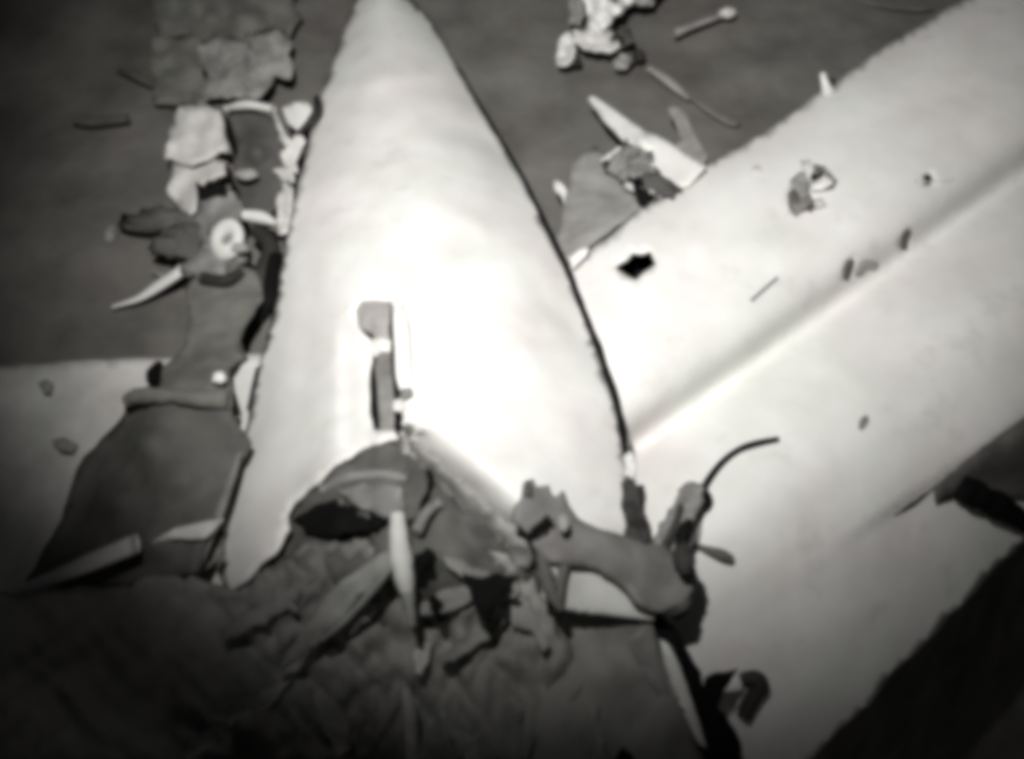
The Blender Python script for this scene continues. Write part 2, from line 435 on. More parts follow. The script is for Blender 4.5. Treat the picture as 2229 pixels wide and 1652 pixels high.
tab = sheet('bent_tab', [(772, 676), (782, 656), (812, 652), (846, 656), (848, 690), (846, 722), (850, 752), (832, 760), (812, 752), (808, 730), (788, 716), (776, 700)], M['mid'], cone, hfun=lambda x, y: cone_h(x, y) - .03 - .05 * max(0, (y - 690) / 60), step=8, th=.01, round_=True)
sheet('torn_sliver', [(820, 772), (836, 762), (850, 770), (852, 810), (858, 862), (858, 900), (856, 950), (826, 960), (824, 900), (820, 840), (814, 800)], M['grey'], cone, hfun=ch(-.03), step=8, th=.01, amp=.01, nsc=20)
sheet('torn_sliver', [(804, 742), (826, 734), (852, 742), (850, 764), (828, 776), (806, 772)], M['pale'], cone, hfun=ch(-.035), step=7, th=.01, amp=.015, nsc=16, jag=3)
tube('lifted_strip', [(866, 664, 1.25), (872, 700, 1.285), (876, 760, 1.3), (878, 820, 1.3), (882, 858, 1.27)], [.035, .05, .05, .045, .02], M['white'], cone, flat=.5)
lump('bent_clip', 884, 858, cone_h(884, 858) + .02, .035, .045, .03, M['grey'], cone)
sheet('torn_sliver', [(856, 872), (874, 866), (886, 884), (872, 896), (856, 892)], M['pale'], cone, hfun=ch(.02), step=6, th=.008, amp=.01, nsc=12)
# folded rim along the right side of the tear
sheet('folded_rim', [(886, 950, 1.3), (912, 968, 1.31), (952, 998, 1.3), (1008, 1050, 1.28), (1070, 1104, 1.25), (1132, 1152, 1.2), (1172, 1192, 1.16), (1150, 1238, 1.0), (1092, 1222, .98), (1030, 1168, 1.0), (966, 1104, 1.02), (930, 1062, 1.04), (898, 1010, 1.1)],
      M['mid'], cone, step=13, th=.015, amp=.03, nsc=26, amp2=.015, jag=5)
tube('rim_lip', [(925, 1040, 1.12), (985, 1110, 1.09), (1040, 1165, 1.08), (1100, 1222, 1.05), (1120, 1250, 1.0)], [.02, .03, .03, .035, .02], M['mid'], cone, wob=.5)
sheet('rim_strip', [(874, 945, 1.26), (896, 956, 1.24), (908, 1010, 1.18), (912, 1080, 1.12), (906, 1140, 1.08), (890, 1150, 1.08), (884, 1090, 1.12), (876, 1010, 1.18)], M['mid'], cone, step=10, th=.012, amp=.02, nsc=24)
lump('rim_cavity_shade', 932, 1048, 1.16, .035, .075, .03, M['black'], cone, am=.2)  # black lump put in for the dark of a cavity
tube('edge_flange', [(522, 985, .93), (500, 1050, .93), (472, 1130, .9), (440, 1200, .86), (424, 1250, .8)], [.012, .025, .03, .035, .02], M['grey'], cone, flat=.5)
sheet('edge_flange', [(500, 1100, .76), (484, 1180, .76), (494, 1290, .7), (505, 1280, .76), (478, 1262, .7), (462, 1200, .68), (470, 1150, .7)], M['cloth'], cone, step=12, th=.01)
shade_line = [(x + 2, y) for y, x in RE if 120 < y < 1010]
rs_ = [.006 + .02 * min(1, max(0, (y - 150) / 420)) for x, y in shade_line]
tube('edge_shadow_tube', [(x, y, cone_h(x, y) + .005) for x, y in shade_line], rs_, M['black'], cone, wob=.5)  # black tube in place of the narrow shadow along the edge
shade_lineL = [(x - 3, y) for y, x in LE if 790 < y < 900]
tube('edge_shadow_tube', [(x, y, cone_h(x, y) + .003) for x, y in shade_lineL], [.012, .016][:len(shade_lineL)], M['dark'], cone, wob=.4)  # dark tube doing the same for the left edge's shadow
# what shows inside the tear
sheet('inner_bulkhead', [(590, 1215), (612, 1130), (680, 1035), (760, 972), (850, 935), (900, 950), (930, 1040), (905, 1135), (850, 1140), (790, 1120), (720, 1118), (680, 1150), (640, 1230)],
      M['dull'], cone, hfun=lambda x, y: cone_h(x, y) - .06 - .05 * max(0, (y - 1000) / 100), step=14, th=.02, amp=.05, nsc=50, amp2=.02, jag=5, holes=[[(745, 1078), (762, 1070), (778, 1082), (765, 1096), (748, 1094)]])
sheet('cavity_shade', [(640, 1130), (672, 1100), (730, 1092), (800, 1108), (842, 1132), (820, 1156), (740, 1166), (668, 1168)], M['black'], cone, hfun=lambda x, y: cone_h(x, y) - .09, step=12, th=.02, jag=7)  # black sheet added to darken the recess
sheet('inner_frame', [(730, 1066), (790, 1050), (870, 1056), (884, 1100), (880, 1135), (820, 1118), (760, 1092)], M['grey'], cone, hfun=lambda x, y: cone_h(x, y) - .03, step=12, th=.02, amp=.03, nsc=40, jag=3)
tube('inner_rib', [(700, 1066, 1.1), (760, 1040, 1.16), (830, 1034, 1.2), (890, 1044, 1.24)], .03, M['grey'], cone, wob=.5)
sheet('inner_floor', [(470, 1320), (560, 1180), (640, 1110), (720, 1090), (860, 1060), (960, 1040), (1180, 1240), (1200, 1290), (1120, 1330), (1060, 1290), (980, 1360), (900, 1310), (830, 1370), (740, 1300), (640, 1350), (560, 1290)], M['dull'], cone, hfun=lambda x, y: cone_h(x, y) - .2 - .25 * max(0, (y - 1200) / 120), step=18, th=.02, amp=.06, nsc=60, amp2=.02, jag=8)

# ------------------------------------------------------------------ bracket and twisted fittings on the right of the tear
br = thing('bent_bracket', 'grey jaw-shaped metal bracket at the lower right corner of the white cone', 'bracket', (1300, 1200, .9))
sheet('jaw_plate', [(1142, 1072, 1.42), (1144, 1044, 1.46), (1158, 1042, 1.44), (1166, 1058, 1.42), (1196, 1052, 1.42), (1204, 1078, 1.4), (1214, 1082, 1.4), (1224, 1068, 1.44), (1238, 1096, 1.42), (1262, 1128, 1.4), (1300, 1148, 1.38),
      (1350, 1166, 1.34), (1400, 1176, 1.26), (1450, 1186, 1.2), (1484, 1228, 1.1), (1512, 1278, 1.0), (1498, 1318, .9), (1446, 1332, .86), (1400, 1318, .9), (1345, 1262, 1.0), (1310, 1236, 1.04), (1245, 1228, 1.08), (1200, 1218, 1.1), (1166, 1192, 1.12), (1160, 1176, 1.14),
      (1200, 1164, 1.28), (1190, 1150, 1.3), (1168, 1158, 1.28), (1148, 1162, 1.24), (1116, 1134, 1.24), (1124, 1100, 1.3)],
      M['grey'], br, hfun=lambda x, y: 1.40 - .0013 * (x - 1142) + .05 * math.exp(-(((y - 1100) - (x - 1142) * .45) / 45) ** 2), step=12, th=.04, amp=.012, nsc=50, jag=3)
sheet('wing_stand_in', [(x, y, 1.3 - .0013 * (x - 1142) + .0004 * (1215 - y)) for x, y in ((1172, 1186), (1330, 1206), (1420, 1310), (1425, 1350), (1230, 1325), (1180, 1300))], M['pale'], br, step=14, th=.015)  # added pale plate replacing wing skin that the bracket would shade
tube('lower_jaw', [(1158, 1178, 1.22), (1190, 1196, 1.18), (1240, 1212, 1.14), (1300, 1222, 1.08)], [.03, .045, .05, .04], M['dark'], br, wob=.3)
tube('tooth', [(1198, 1128, 1.44), (1176, 1146, 1.42), (1152, 1166, 1.36)], [.03, .024, .03], M['black'], br)
tube('tooth', [(1148, 1048, 1.47), (1150, 1080, 1.45)], [.018, .022], M['dull'], br)
lump('pivot_boss', 1226, 1138, 1.44, .03, .05, .02, M['mid'], br, am=.2)
tube('leg', [(1232, 1206, 1.24), (1224, 1250, 1.24), (1214, 1316, 1.22)], [.05, .026, .03], M['dull'], br)
tube('leg', [(1180, 1200, 1.3), (1186, 1250, 1.28), (1204, 1300, 1.26), (1222, 1326, 1.24)], [.035, .04, .03, .02], M['dull'], br, wob=.5)
lump('end_knuckle', 1462, 1306, .93, .1, .07, .05, M['dull'], br)
lump('end_stop', 1490, 1218, 1.14, .06, .09, .06, M['dark'], br)

bl = sheet('upright_shard', [(1350, 1052, 1.2), (1364, 1032, 1.24), (1384, 1046, 1.22), (1394, 1080, 1.2), (1404, 1120, 1.16), (1418, 1170, 1.1), (1392, 1190, 1.08), (1366, 1168, 1.08), (1352, 1110, 1.12)], M['dark'], step=10, th=.03, amp=.03, nsc=30, jag=3)
tag(bl, 'short dark upright blade of metal against the right edge of the white cone', 'metal scrap')
pb = sheet('pale_stub', [(1352, 996, 1.12), (1372, 980, 1.16), (1386, 1000, 1.14), (1384, 1044, 1.12), (1362, 1046, 1.1)], M['pale'], step=9, th=.03, amp=.02, nsc=20, jag=3)
tag(pb, 'small pale stub poking out above the dark blade by the cone edge', 'metal scrap')
fk = thing('forked_strut', 'dark forked strut standing on the white wing, with a thin cable at its top', 'strut', (1480, 1200, 0.80))
sheet('strut_plate', [(1408, 1196, 0.75), (1432, 1160, 0.78), (1462, 1108, 0.81), (1482, 1062, 0.84), (1504, 1046, 0.86), (1524, 1052, 0.85), (1530, 1090, 0.83), (1512, 1126, 0.81), (1502, 1170, 0.79), (1502, 1216, 0.77), (1516, 1246, 0.73), (1500, 1274, 0.71), (1466, 1240, 0.73), (1436, 1210, 0.74)],
      M['grey'], fk, step=10, th=.035, amp=.04, nsc=30, jag=3, holes=[[(1484, 1160), (1500, 1130), (1504, 1136), (1490, 1176)]])
tube('black_edge', [(1502, 1132, 0.84), (1488, 1160, 0.83), (1480, 1210, 0.80)], [.02, .045, .025], M['black'], fk)
tube('black_edge', [(1436, 1208, 0.78), (1462, 1160, 0.80), (1482, 1098, 0.84)], [.03, .02, .016], M['dark'], fk)
tube('cable', [(x, y, body_h(x, y) + d) for x, y, d in ((1538, 1098, .06), (1530, 1062, .09), (1562, 1014, .06), (1600, 982, .04), (1640, 966, .04), (1694, 955, .03))], [.035, .018, .017, .018, .02, .016], M['black'], fk)
lump('cable_plug', 1536, 1086, body_h(1536, 1086) + .07, .038, .065, .04, M['black'], fk, am=.2)
rd = tube('loose_rod', [(x, y, body_h(x, y) + .04) for x, y in ((1512, 1186), (1548, 1200), (1570, 1208), (1592, 1218))], [.01, .028, .036, .026], M['dull'])
tag(rd, 'short dark rod lying on the white wing right of the forked strut', 'rod')
tb = tube('thin_wire', [(x, y, body_h(x, y) + .03) for x, y in ((1524, 1118), (1520, 1160), (1514, 1190))], .012, M['mid'])
tag(tb, 'thin grey wire hanging straight down below the cable plug', 'wire')

# ------------------------------------------------------------------ dark plate and left foreground
dp = sheet('dark_plate', [(276, 862, .8), (300, 850, .85), (345, 848, .9), (420, 862, .95), (492, 850, .96), (502, 905, .95), (548, 962, .9), (520, 1015, .88), (492, 1075, .88), (440, 1200, .9), (424, 1246, .9), (330, 1268, .8), (180, 1280, .6), (50, 1278, .42),
      (88, 1208, .42), (132, 1130, .45), (158, 1046, .48), (184, 992, .5), (236, 938, .55), (272, 900, .62)], M['dull'], ctrl=[(330, 960, .95), (260, 1080, .85), (390, 1040, 1.0), (350, 1180, .92)], step=20, th=.03, amp=.04, nsc=110, jag=3)
tag(dp, 'dark bent metal plate lying over the pale panel, left of the white cone', 'metal plate')
pr = tube('plate_edge_roll', [(278, 872, .84), (300, 862, .9), (360, 862, .95), (430, 868, 1.0), (500, 872, 1.0)], [.04, .05, .045, .05, .06], M['cloth'], wob=.4)
tag(pr, 'rolled grey lip of torn lining along the top of the dark plate', 'torn lining')
bs = tube('bright_bar', [(40, 1286, .8), (120, 1256, .85), (200, 1222, .92), (298, 1182, 1.0)], [.03, .045, .055, .06], M['pale'], flat=.5, smooth_=False)
tag(bs, 'grey flat bar sticking out below the dark plate, brighter at its right end', 'metal bar')
ps = sheet('pale_offcut', [(328, 1182, .9), (380, 1150, .96), (440, 1136, 1.0), (486, 1128, 1.0), (462, 1156, 1.0), (440, 1172, .98), (390, 1172, .94)], M['pale'], step=12, th=.02, amp=.02, nsc=40)
tag(ps, 'small pale sliver of metal below the dark plate, beside the foot of the cone', 'metal scrap')
for pts, lab in (([(470, 1192, 1.0), (486, 1190, 1.0), (470, 1220, .98), (446, 1240, .94), (462, 1215, .96)], 'tiny grey hook of metal at the left foot of the white cone'),):
    tag(sheet('hooked_scrap', pts, M['mid'], step=8, th=.015), lab, 'metal scrap')

# ------------------------------------------------------------------ foreground tangle
def fg_h(x, y):
    z = smooth_lerp([(1100, .98), (1250, .97), (1400, .72), (1640, .38), (1800, .36)], y) - .1 * max(0, (500 - x) / 700)
    for ang, wx, wy, am, sd in ((.9, 210, 60, .075, 1), (2.3, 150, 46, .055, 8), (1.55, 90, 34, .03, 15)):
        c, q = math.cos(ang), math.sin(ang)
        n1 = noise.noise(Vector(((x * c - y * q) / wx, (x * q + y * c) / wy, sd)))
        z += am * (1 - 3.2 * abs(n1)) * max(.3, min(1, (x - 250) / 350))          # ridged: sharp creases, soft valleys
    return z
fg = sheet('crumpled_lining', [(-200, 1285), (60, 1288), (230, 1278), (420, 1252), (520, 1290), (580, 1240), (650, 1196), (740, 1176), (860, 1160), (960, 1140), (1060, 1210), (1150, 1252), (1205, 1330), (1290, 1500), (1350, 1780), (600, 1820), (-200, 1820)],
      M['sooty'], hfun=fg_h, step=15, th=.03, jag=8)
tag(fg, 'dark crumpled lining filling the foreground below the torn cone', 'torn lining')
fr = sheet('dark_sagging_panel', [(1175, 1296, 0.86), (1230, 1308, 0.85), (1320, 1326, 0.81), (1405, 1336, 0.78), (1432, 1400, 0.67), (1470, 1500, 0.51), (1530, 1640, 0.27), (1570, 1790, 0.25), (1150, 1800, 0.45), (1170, 1500, 0.63)],
      M['sooty'], step=18, th=.03, amp=.05, nsc=110, amp2=.015, jag=3, ctrl=[(1300, 1450, 0.73), (1400, 1600, 0.43)])
tag(fr, 'dark sagging panel below the jaw-shaped bracket', 'metal panel')
f1 = sheet('grey_flat_strip', [(846, 1196, 1.30), (866, 1212, 1.30), (830, 1250, 1.30), (780, 1300, 1.20), (720, 1372, 1.08), (660, 1432, 0.96), (606, 1462, 0.90), (634, 1404, 1.02), (690, 1322, 1.16), (740, 1266, 1.27), (800, 1226, 1.30)], M['strip'], step=12, th=.03, amp=.02, nsc=60, jag=4)
tag(f1, 'long flat grey strip slanting down to the left from under the torn cone', 'metal strip')
f1b = tube('angled_bar', [(858, 1222, 1.33), (812, 1282, 1.27), (750, 1350, 1.13), (700, 1392, 1.05)], [.02, .02, .016, .01], M['strip'])
tag(f1b, 'thin grey bar along the lower edge of the flat slanting strip', 'metal bar')
f2 = thing('upright_rod', 'short bright upright rod in the middle of the tear below the cone', 'rod', (872, 1200, 1.10))
tube('shaft', [(865, 1122, 1.36), (868, 1180, 1.37), (876, 1240, 1.36), (886, 1290, 1.33)], [.04, .058, .05, .03], M['pale'], f2, wob=.3)
tube('stem', [(884, 1270, 1.33), (890, 1310, 1.3), (898, 1360, 1.24)], [.03, .03, .015], M['strip'], f2, wob=.3)
f3 = tube('lower_rod', [(880, 1490, 0.87), (892, 1550, 0.77), (896, 1620, 0.63), (904, 1740, 0.59)], [.02, .038, .034, .03], M['bright_strip'], wob=.3)
tag(f3, 'blurred grey rod at the bottom middle of the foreground tangle', 'rod')
def splinter(x0, y0, x1, y1, wd, h, m, label, bend=0.0):
    h -= .75 * max(0, min(1, ((y0 + y1) / 2 - 1250) / 380))
    L = math.hypot(x1 - x0, y1 - y0); dx, dy = (x1 - x0) / L, (y1 - y0) / L; top = []; bot = []
    for k in range(7):
        f = k / 6; c = bend * math.sin(math.pi * f); e = wd * (.25 + .75 * math.sin(math.pi * min(.96, .12 + f * .8)))
        px, py = x0 + dx * L * f - dy * c, y0 + dy * L * f + dx * c
        top.append((px - dy * e, py + dx * e, h + .03 * math.sin(f * 5))); bot.append((px + dy * e, py - dx * e, h - .02))
    o = sheet('bent_splinter', top + bot[::-1], M[m], step=10, th=.02, amp=.02, nsc=40, amp2=.01, jag=6)
    return tag(o, label, 'metal scrap', 'bent splinters in the foreground tangle')
splinter(960, 1200, 1120, 1290, 16, 1.16, 'sooty', 'dark splinter just under the folded rim, running down to the right', 8)
splinter(905, 1330, 1060, 1275, 22, 1.16, 'sooty', 'wide dull splinter right of the stem of the upright rod')
splinter(930, 1395, 905, 1470, 18, 1.2, 'bright_strip', 'short pale knob of metal in the middle of the tangle')
splinter(1110, 1262, 1190, 1410, 20, 1.12, 'sooty', 'dull splinter between the black gap and the sagging panel', 10)
splinter(960, 1440, 1100, 1350, 14, 1.18, 'sooty', 'dark slanting splinter right of the pale knob')
splinter(700, 1240, 480, 1380, 18, 1.14, 'sooty', 'dark splinter above the long flat grey strip', -14)
splinter(560, 1180 + 60, 640, 1330, 12, 1.1, 'sooty', 'dull splinter below the left lip of the tear')
splinter(470, 1560, 640, 1470, 18, 1.2, 'fore', 'faint splinter running on from the low end of the flat grey strip', 10)
splinter(400, 1640, 520, 1560, 16, 1.22, 'fore', 'faint short splinter in the dark lower left')
splinter(750, 1640, 690, 1500, 26, 1.26, 'fore', 'broad faint splinter left of the lower rod', 8)
splinter(960, 1540, 1040, 1680, 20, 1.26, 'fore', 'broad faint splinter right of the lower rod', -8)
splinter(960, 1670, 1040, 1600, 9, 1.3, 'strip', 'thin grey splinter slanting at the bottom edge')
splinter(1180, 1500, 1140, 1650, 16, 1.22, 'sooty', 'dark splinter at the left edge of the sagging panel', 6)
bars = [
    ([(905, 1250, 1.20), (920, 1225, 1.22), (938, 1200, 1.22)], [.03, .05, .03], 'black', 'black stub right beside the bright upright rod'),
    ([(905, 1160, 1.26), (925, 1120, 1.26), (955, 1095, 1.24)], [.03, .03, .03], 'grey', 'grey bar end tucked below the folded rim'),
    ([(1345, 1640, 0.50), (1360, 1655, 0.50), (1370, 1720, 0.50)], [.04, .05, .05], 'black', 'black post end at the bottom edge below the sagging panel'),
    ([(940, 1300, 1.12), (955, 1330, 1.06), (960, 1350, 1.00)], [.025, .035, .02], 'black', 'small black stub lying on the wide dull splinter'),
]
for p_, r_, m_, l_ in bars:
    tag(tube('broken_bar', p_, r_, M[m_], wob=.5), l_, 'metal bar', 'broken bars in the foreground tangle')
gapp = sheet('black_gap_sheet', [(1008, 1246), (1060, 1252), (1120, 1246), (1100, 1286), (1070, 1336), (1052, 1350), (1034, 1310)], M['black'], h=1.22, step=12, th=.02, jag=5)  # flat black sheet, darkness of a hole put into its colour
tag(gapp, 'black triangular sheet put in for the dark gap below the right end of the folded rim', 'metal scrap')

# long pale blade in the lower right with black sheets put in for its shadow
bd = thing('splintered_blade', 'long pale pointed blade aiming down at the lower right, with its shadow added as black sheets', 'metal blade', (1490, 1500, 0.31))
sheet('blade', [(1436, 1392, 0.74), (1452, 1402, 0.73), (1478, 1448, 0.65), (1500, 1510, 0.54), (1520, 1570, 0.43), (1538, 1628, 0.31), (1520, 1618, 0.32), (1490, 1560, 0.43), (1462, 1490, 0.56), (1442, 1430, 0.66)], M['pale'], bd, step=10, th=.03, amp=.01)
sheet('grey_splinter', [(1362, 1392, 0.74), (1392, 1372, 0.79), (1402, 1330, 0.86), (1424, 1372, 0.79), (1434, 1430, 0.68), (1456, 1500, 0.56), (1470, 1560, 0.44), (1430, 1512, 0.52), (1388, 1446, 0.64)], M['grey'], bd, step=12, th=.02, amp=.02)
sheet('blade_shade', [(1398, 1300, 0.80), (1440, 1330, 0.75), (1462, 1360, 0.69), (1510, 1440, 0.55), (1548, 1520, 0.40), (1600, 1580, 0.26), (1640, 1760, 0.16), (1500, 1760, 0.16), (1500, 1600, 0.24), (1450, 1450, 0.57), (1420, 1380, 0.70)], M['black'], bd, step=16, th=.02, jag=6)
sheet('blade_shade', [(1530, 1480, 0.48), (1560, 1462, 0.51), (1604, 1456, 0.51), (1580, 1490, 0.45), (1560, 1540, 0.34), (1540, 1540, 0.34)], M['black'], bd, step=10, th=.02, jag=5)
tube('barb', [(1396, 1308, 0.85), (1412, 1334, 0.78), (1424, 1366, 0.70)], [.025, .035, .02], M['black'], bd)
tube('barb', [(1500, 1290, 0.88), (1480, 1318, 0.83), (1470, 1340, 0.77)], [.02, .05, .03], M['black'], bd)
hk = thing('hooked_fitting', 'small dark hooked fitting on the grey lower skin at the lower right', 'fitting', (1620, 1510, .2))
bz = lambda x, y, d: (x, y, body_h(x, y) + d)
tube('hook', [bz(1612, 1478, .04), bz(1640, 1476, .07), bz(1652, 1490, .08), bz(1640, 1516, .07), bz(1618, 1562, .05)], [.035, .05, .06, .05, .045], M['dark'], hk)
sheet('base_tab', [bz(1570, 1500, .03), bz(1600, 1476, .04), bz(1620, 1484, .04), bz(1612, 1530, .04), bz(1580, 1560, .03)], M['pale'], hk, step=9, th=.02)

# ------------------------------------------------------------------ debris left of the cone, upper part
cl = sheet('draped_fabric', [(428, 596, .3), (490, 575, .35), (560, 588, .38), (574, 650, .4), (544, 690, .4), (522, 738, .45), (538, 778, .5), (500, 800, .7), (504, 850, .95), (440, 872, .98), (346, 862, .95), (352, 796, .6), (402, 756, .45), (412, 690, .35), (402, 630, .3)],
    M['cloth'], step=16, th=.02, amp=.06, nsc=50, jag=3)
tag(cl, 'grey draped fabric hanging from the ring fitting down onto the dark plate', 'fabric')
tag(tube('fabric_edge_shade', [(346, 794, .5), (334, 816, .6), (336, 842, .7)], [.03, .05, .03], M['black']), 'short black strip put in for the shadow at the left edge of the draped fabric', 'shadow strip')  # shadow beside the fabric modelled as a black tube
tag(lump('white_chip', 476, 822, 1.0, .04, .04, .03, M['white']), 'small white chip lying on the foot of the draped fabric', 'chip')
sp = tube('curved_strip', [(244, 668, .08), (300, 650, .12), (345, 622, .18), (384, 596, .26), (400, 580, .3)], [.012, .03, .05, .05, .035], M['white'], flat=.5)
tag(sp, 'bright curved strip of metal on the seabed left of the draped fabric', 'metal strip')
tag(tube('curved_strip', [(330, 590, .06), (352, 600, .1), (360, 612, .1)], [.012, .025, .01], M['mid'], flat=.6), 'faint short sliver just above the bright curved strip', 'metal strip')
fit = thing('ring_fitting', 'mechanical fitting with a pale ring eye, between the pale panels and the fabric', 'machine part', (480, 520, .1))
ring('ring', 494, 522, .5, .085, .05, M['pale'], fit, (.2, .5))
lump('ring_core', 494, 522, .46, .07, .07, .04, M['grey'], fit, am=.1)
sheet('housing', [(432, 412, .4), (470, 405, .46), (520, 420, .46), (536, 470, .46), (520, 510, .44), (480, 500, .46), (446, 540, .42), (424, 500, .4)], M['grey'], fit, step=12, th=.08, amp=.05, nsc=30, jag=4)
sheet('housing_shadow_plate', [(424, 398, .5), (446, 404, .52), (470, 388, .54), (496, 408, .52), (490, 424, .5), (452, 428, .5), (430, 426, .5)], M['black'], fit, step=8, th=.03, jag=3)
lump('gear_case', 400, 530, .3, .2, .14, .1, M['dull'], fit, am=.9, sc_=1.9)
lump('gear_case', 466, 572, .34, .17, .16, .1, M['grey'], fit, am=.8, sc_=1.9)
lump('gear_case', 345, 480, .2, .28, .1, .08, M['dull'], fit, am=.9, sc_=1.9)
tube('axle', [(440, 606, .36), (490, 612, .38), (528, 592, .38)], [.05, .05, .04], M['dark'], fit)
tube('arm', [(530, 468, .42), (570, 474, .42), (600, 486, .4)], [.04, .05, .02], M['pale'], fit)
lump('silt_clod', 470, 500, .5, .06, .05, .04, M['cloth'], fit)
lump('silt_clod', 522, 540, .5, .07, .04, .04, M['mid'], fit)
tube('arm', [(556, 500, .3), (590, 540, .3), (574, 600, .28), (566, 640, .25)], [.06, .07, .08, .05], M['dark'], fit)
tag(lump('pale_pebble', 241, 508, .05, .05, .09, .05, M['mid']), 'small pale oval lump alone at the left of the ring fitting', 'lump')
tag(tube('silted_rod', [(160, 262, .06), (200, 266, .07), (280, 258, .08)], [.03, .045, .035], M['dull']), 'faint silted rod on the dark seabed at the far left', 'rod')
tag(tube('silted_rod', [(256, 150, .05), (300, 168, .06), (350, 196, .06)], [.02, .04, .02], M['dull']), 'very faint silted rod left of the grey panels near the top', 'rod')
pan = [
    ([(366, 250, .3), (380, 236, .32), (450, 226, .36), (488, 238, .36), (500, 300, .34), (498, 330, .32), (468, 340, .32), (400, 352, .3), (358, 348, .28)], 'pale', 'squarish pale panel, topmost of the two beside the dark oval shell'),
    ([(362, 340, .18), (440, 344, .26), (486, 346, .28), (494, 384, .28), (470, 390, .26), (444, 392, .25), (428, 410, .24), (432, 440, .22), (420, 462, .2), (392, 455, .18), (372, 430, .16)], 'pale', 'L-shaped pale panel under the squarish one, above the ring fitting'),
    ([(328, -30, .08), (640, -30, .1), (648, 40, .14), (622, 92, .16), (560, 84, .16), (480, 96, .14), (410, 84, .12), (336, 100, .1)], 'cloth', 'flat grey panel at the very top, left of the cone tip'),
    ([(330, 84, .14), (400, 70, .15), (446, 92, .16), (440, 160, .16), (452, 226, .14), (396, 218, .12), (336, 222, .1)], 'cloth', 'dull grey square panel left of the lighter rectangular panels'),
    ([(430, 92, .2), (470, 78, .22), (540, 84, .24), (536, 150, .24), (548, 214, .22), (480, 204, .22), (436, 222, .2), (444, 160, .2)], 'cloth2', 'light grey rectangular panel, left one of the pair near the top'),
    ([(536, 70, .3), (600, 62, .3), (640, 84, .3), (630, 128, .3), (640, 168, .28), (596, 160, .28), (566, 214, .28), (530, 200, .27), (540, 130, .28)], 'cloth2', 'light grey rectangular panel nearest the cone in the pair near the top'),
]
for o_, m_, l_ in pan:
    tag(sheet('skin_panel', o_, M[m_], step=14, th=.02, amp=.05, nsc=36, amp2=.02, jag=8), l_, 'skin panel', 'loose skin panels left of the cone')
ov = thing('oval_shell', 'dark oval shell with a torn pale rim on its right side, left of the cone', 'shell', (560, 350, 0))
sheet('shell', [(496, 250, .3), (530, 240, .36), (580, 248, .4), (612, 280, .4), (622, 340, .36), (612, 420, .32), (590, 462, .28), (548, 470, .26), (520, 420, .24), (508, 350, .26), (512, 310, .28)], M['dull'], ov, ctrl=[(560, 330, .52)], step=14, th=.02, round_=True, holes=[])
tube('rim', [(490, 236, .42), (540, 228, .5), (596, 238, .52)], [.02, .035, .03], M['pale'], ov, wob=.4)
for q in ([(590, 236, .5), (604, 262, .55), (626, 300, .52), (640, 330, .5), (618, 330, .46), (600, 290, .44)], [(610, 330, .48), (650, 290, .55), (668, 310, .5), (640, 350, .5), (646, 380, .46), (622, 372, .44)],
          [(596, 372, .42), (640, 360, .5), (636, 400, .44), (612, 396, .42)], [(612, 396, .4), (634, 410, .44), (632, 460, .4), (626, 510, .36), (606, 512, .34), (600, 440, .36)]):
    sheet('rim_flap', q, M['pale'], ov, step=9, th=.012, amp=.025, nsc=26, jag=4)
lump('gap_lump', 536, 378, .44, .09, .05, .03, M['mid'], ov)
sheet('black_shade_strip', [(484, 246, .5), (500, 262, .5), (512, 316, .48), (502, 326, .46), (492, 290, .48)], M['black'], ov, step=8, th=.02)  # black strips imitate the shade right of the pale panels
sheet('black_shade_strip', [(488, 352, .46), (504, 372, .44), (512, 398, .42), (500, 400, .42), (490, 376, .44)], M['black'], ov, step=8, th=.02)
tag(sheet('white_tag', [(612, 232, .45), (640, 222, .5), (668, 222, .52), (684, 246, .5), (668, 280, .45), (656, 288, .44), (626, 268, .44)], M['white'], step=10, th=.02, amp=.02, nsc=30), 'small bright six-sided scrap touching the upper left edge of the cone', 'metal scrap')
tag(tube('dark_hose', [(690, 214, .62), (690, 240, .66), (672, 268, .64), (650, 290, .55)], [.03, .035, .03, .02], M['dark']), 'short dark hose between the six-sided scrap and the cone', 'hose')
tag(tube('dark_hose', [(600, 560, .4), (592, 610, .5), (586, 660, .5), (570, 700, .4)], [.05, .06, .045, .02], M['black']), 'black hose hanging in the gap between the draped fabric and the cone', 'hose')

# ------------------------------------------------------------------ debris at the top and right of the cone
cr = thing('crumpled_scrap', 'crumpled pale heap of torn metal alone at the top, right of the cone tip', 'metal scrap', (1310, 60, 0))
for o_, m_ in (
    ([(1235, -30, .15), (1262, -30, .2), (1272, 30, .25), (1262, 60, .2), (1244, 56, .12)], 'mid'),
    ([(1260, -30, .3), (1310, -30, .4), (1340, 10, .4), (1360, -20, .35), (1380, 0, .3), (1330, 40, .35), (1310, 72, .3), (1280, 70, .3), (1272, 20, .3)], 'white'),
    ([(1330, -30, .3), (1440, -30, .3), (1420, 8, .25), (1380, 14, .25), (1350, 10, .3)], 'mid'),
    ([(1244, 64, .2), (1290, 60, .3), (1330, 62, .32), (1350, 96, .25), (1330, 112, .2), (1270, 106, .2), (1240, 90, .2)], 'pale'),
    ([(1204, 120, .15), (1216, 88, .2), (1240, 70, .25), (1252, 94, .25), (1246, 122, .2), (1232, 140, .15), (1214, 140, .12)], 'pale'),
    ([(1326, 128, .12), (1346, 112, .2), (1374, 116, .2), (1382, 134, .16), (1362, 150, .12), (1336, 148, .1)], 'mid'),
    ([(1340, 62, .2), (1374, 56, .2), (1380, 90, .15), (1352, 104, .12)], 'dull')):
    sheet('torn_flap', o_, M[m_], cr, step=9, th=.012, amp=.06, nsc=24, amp2=.03, jag=5)
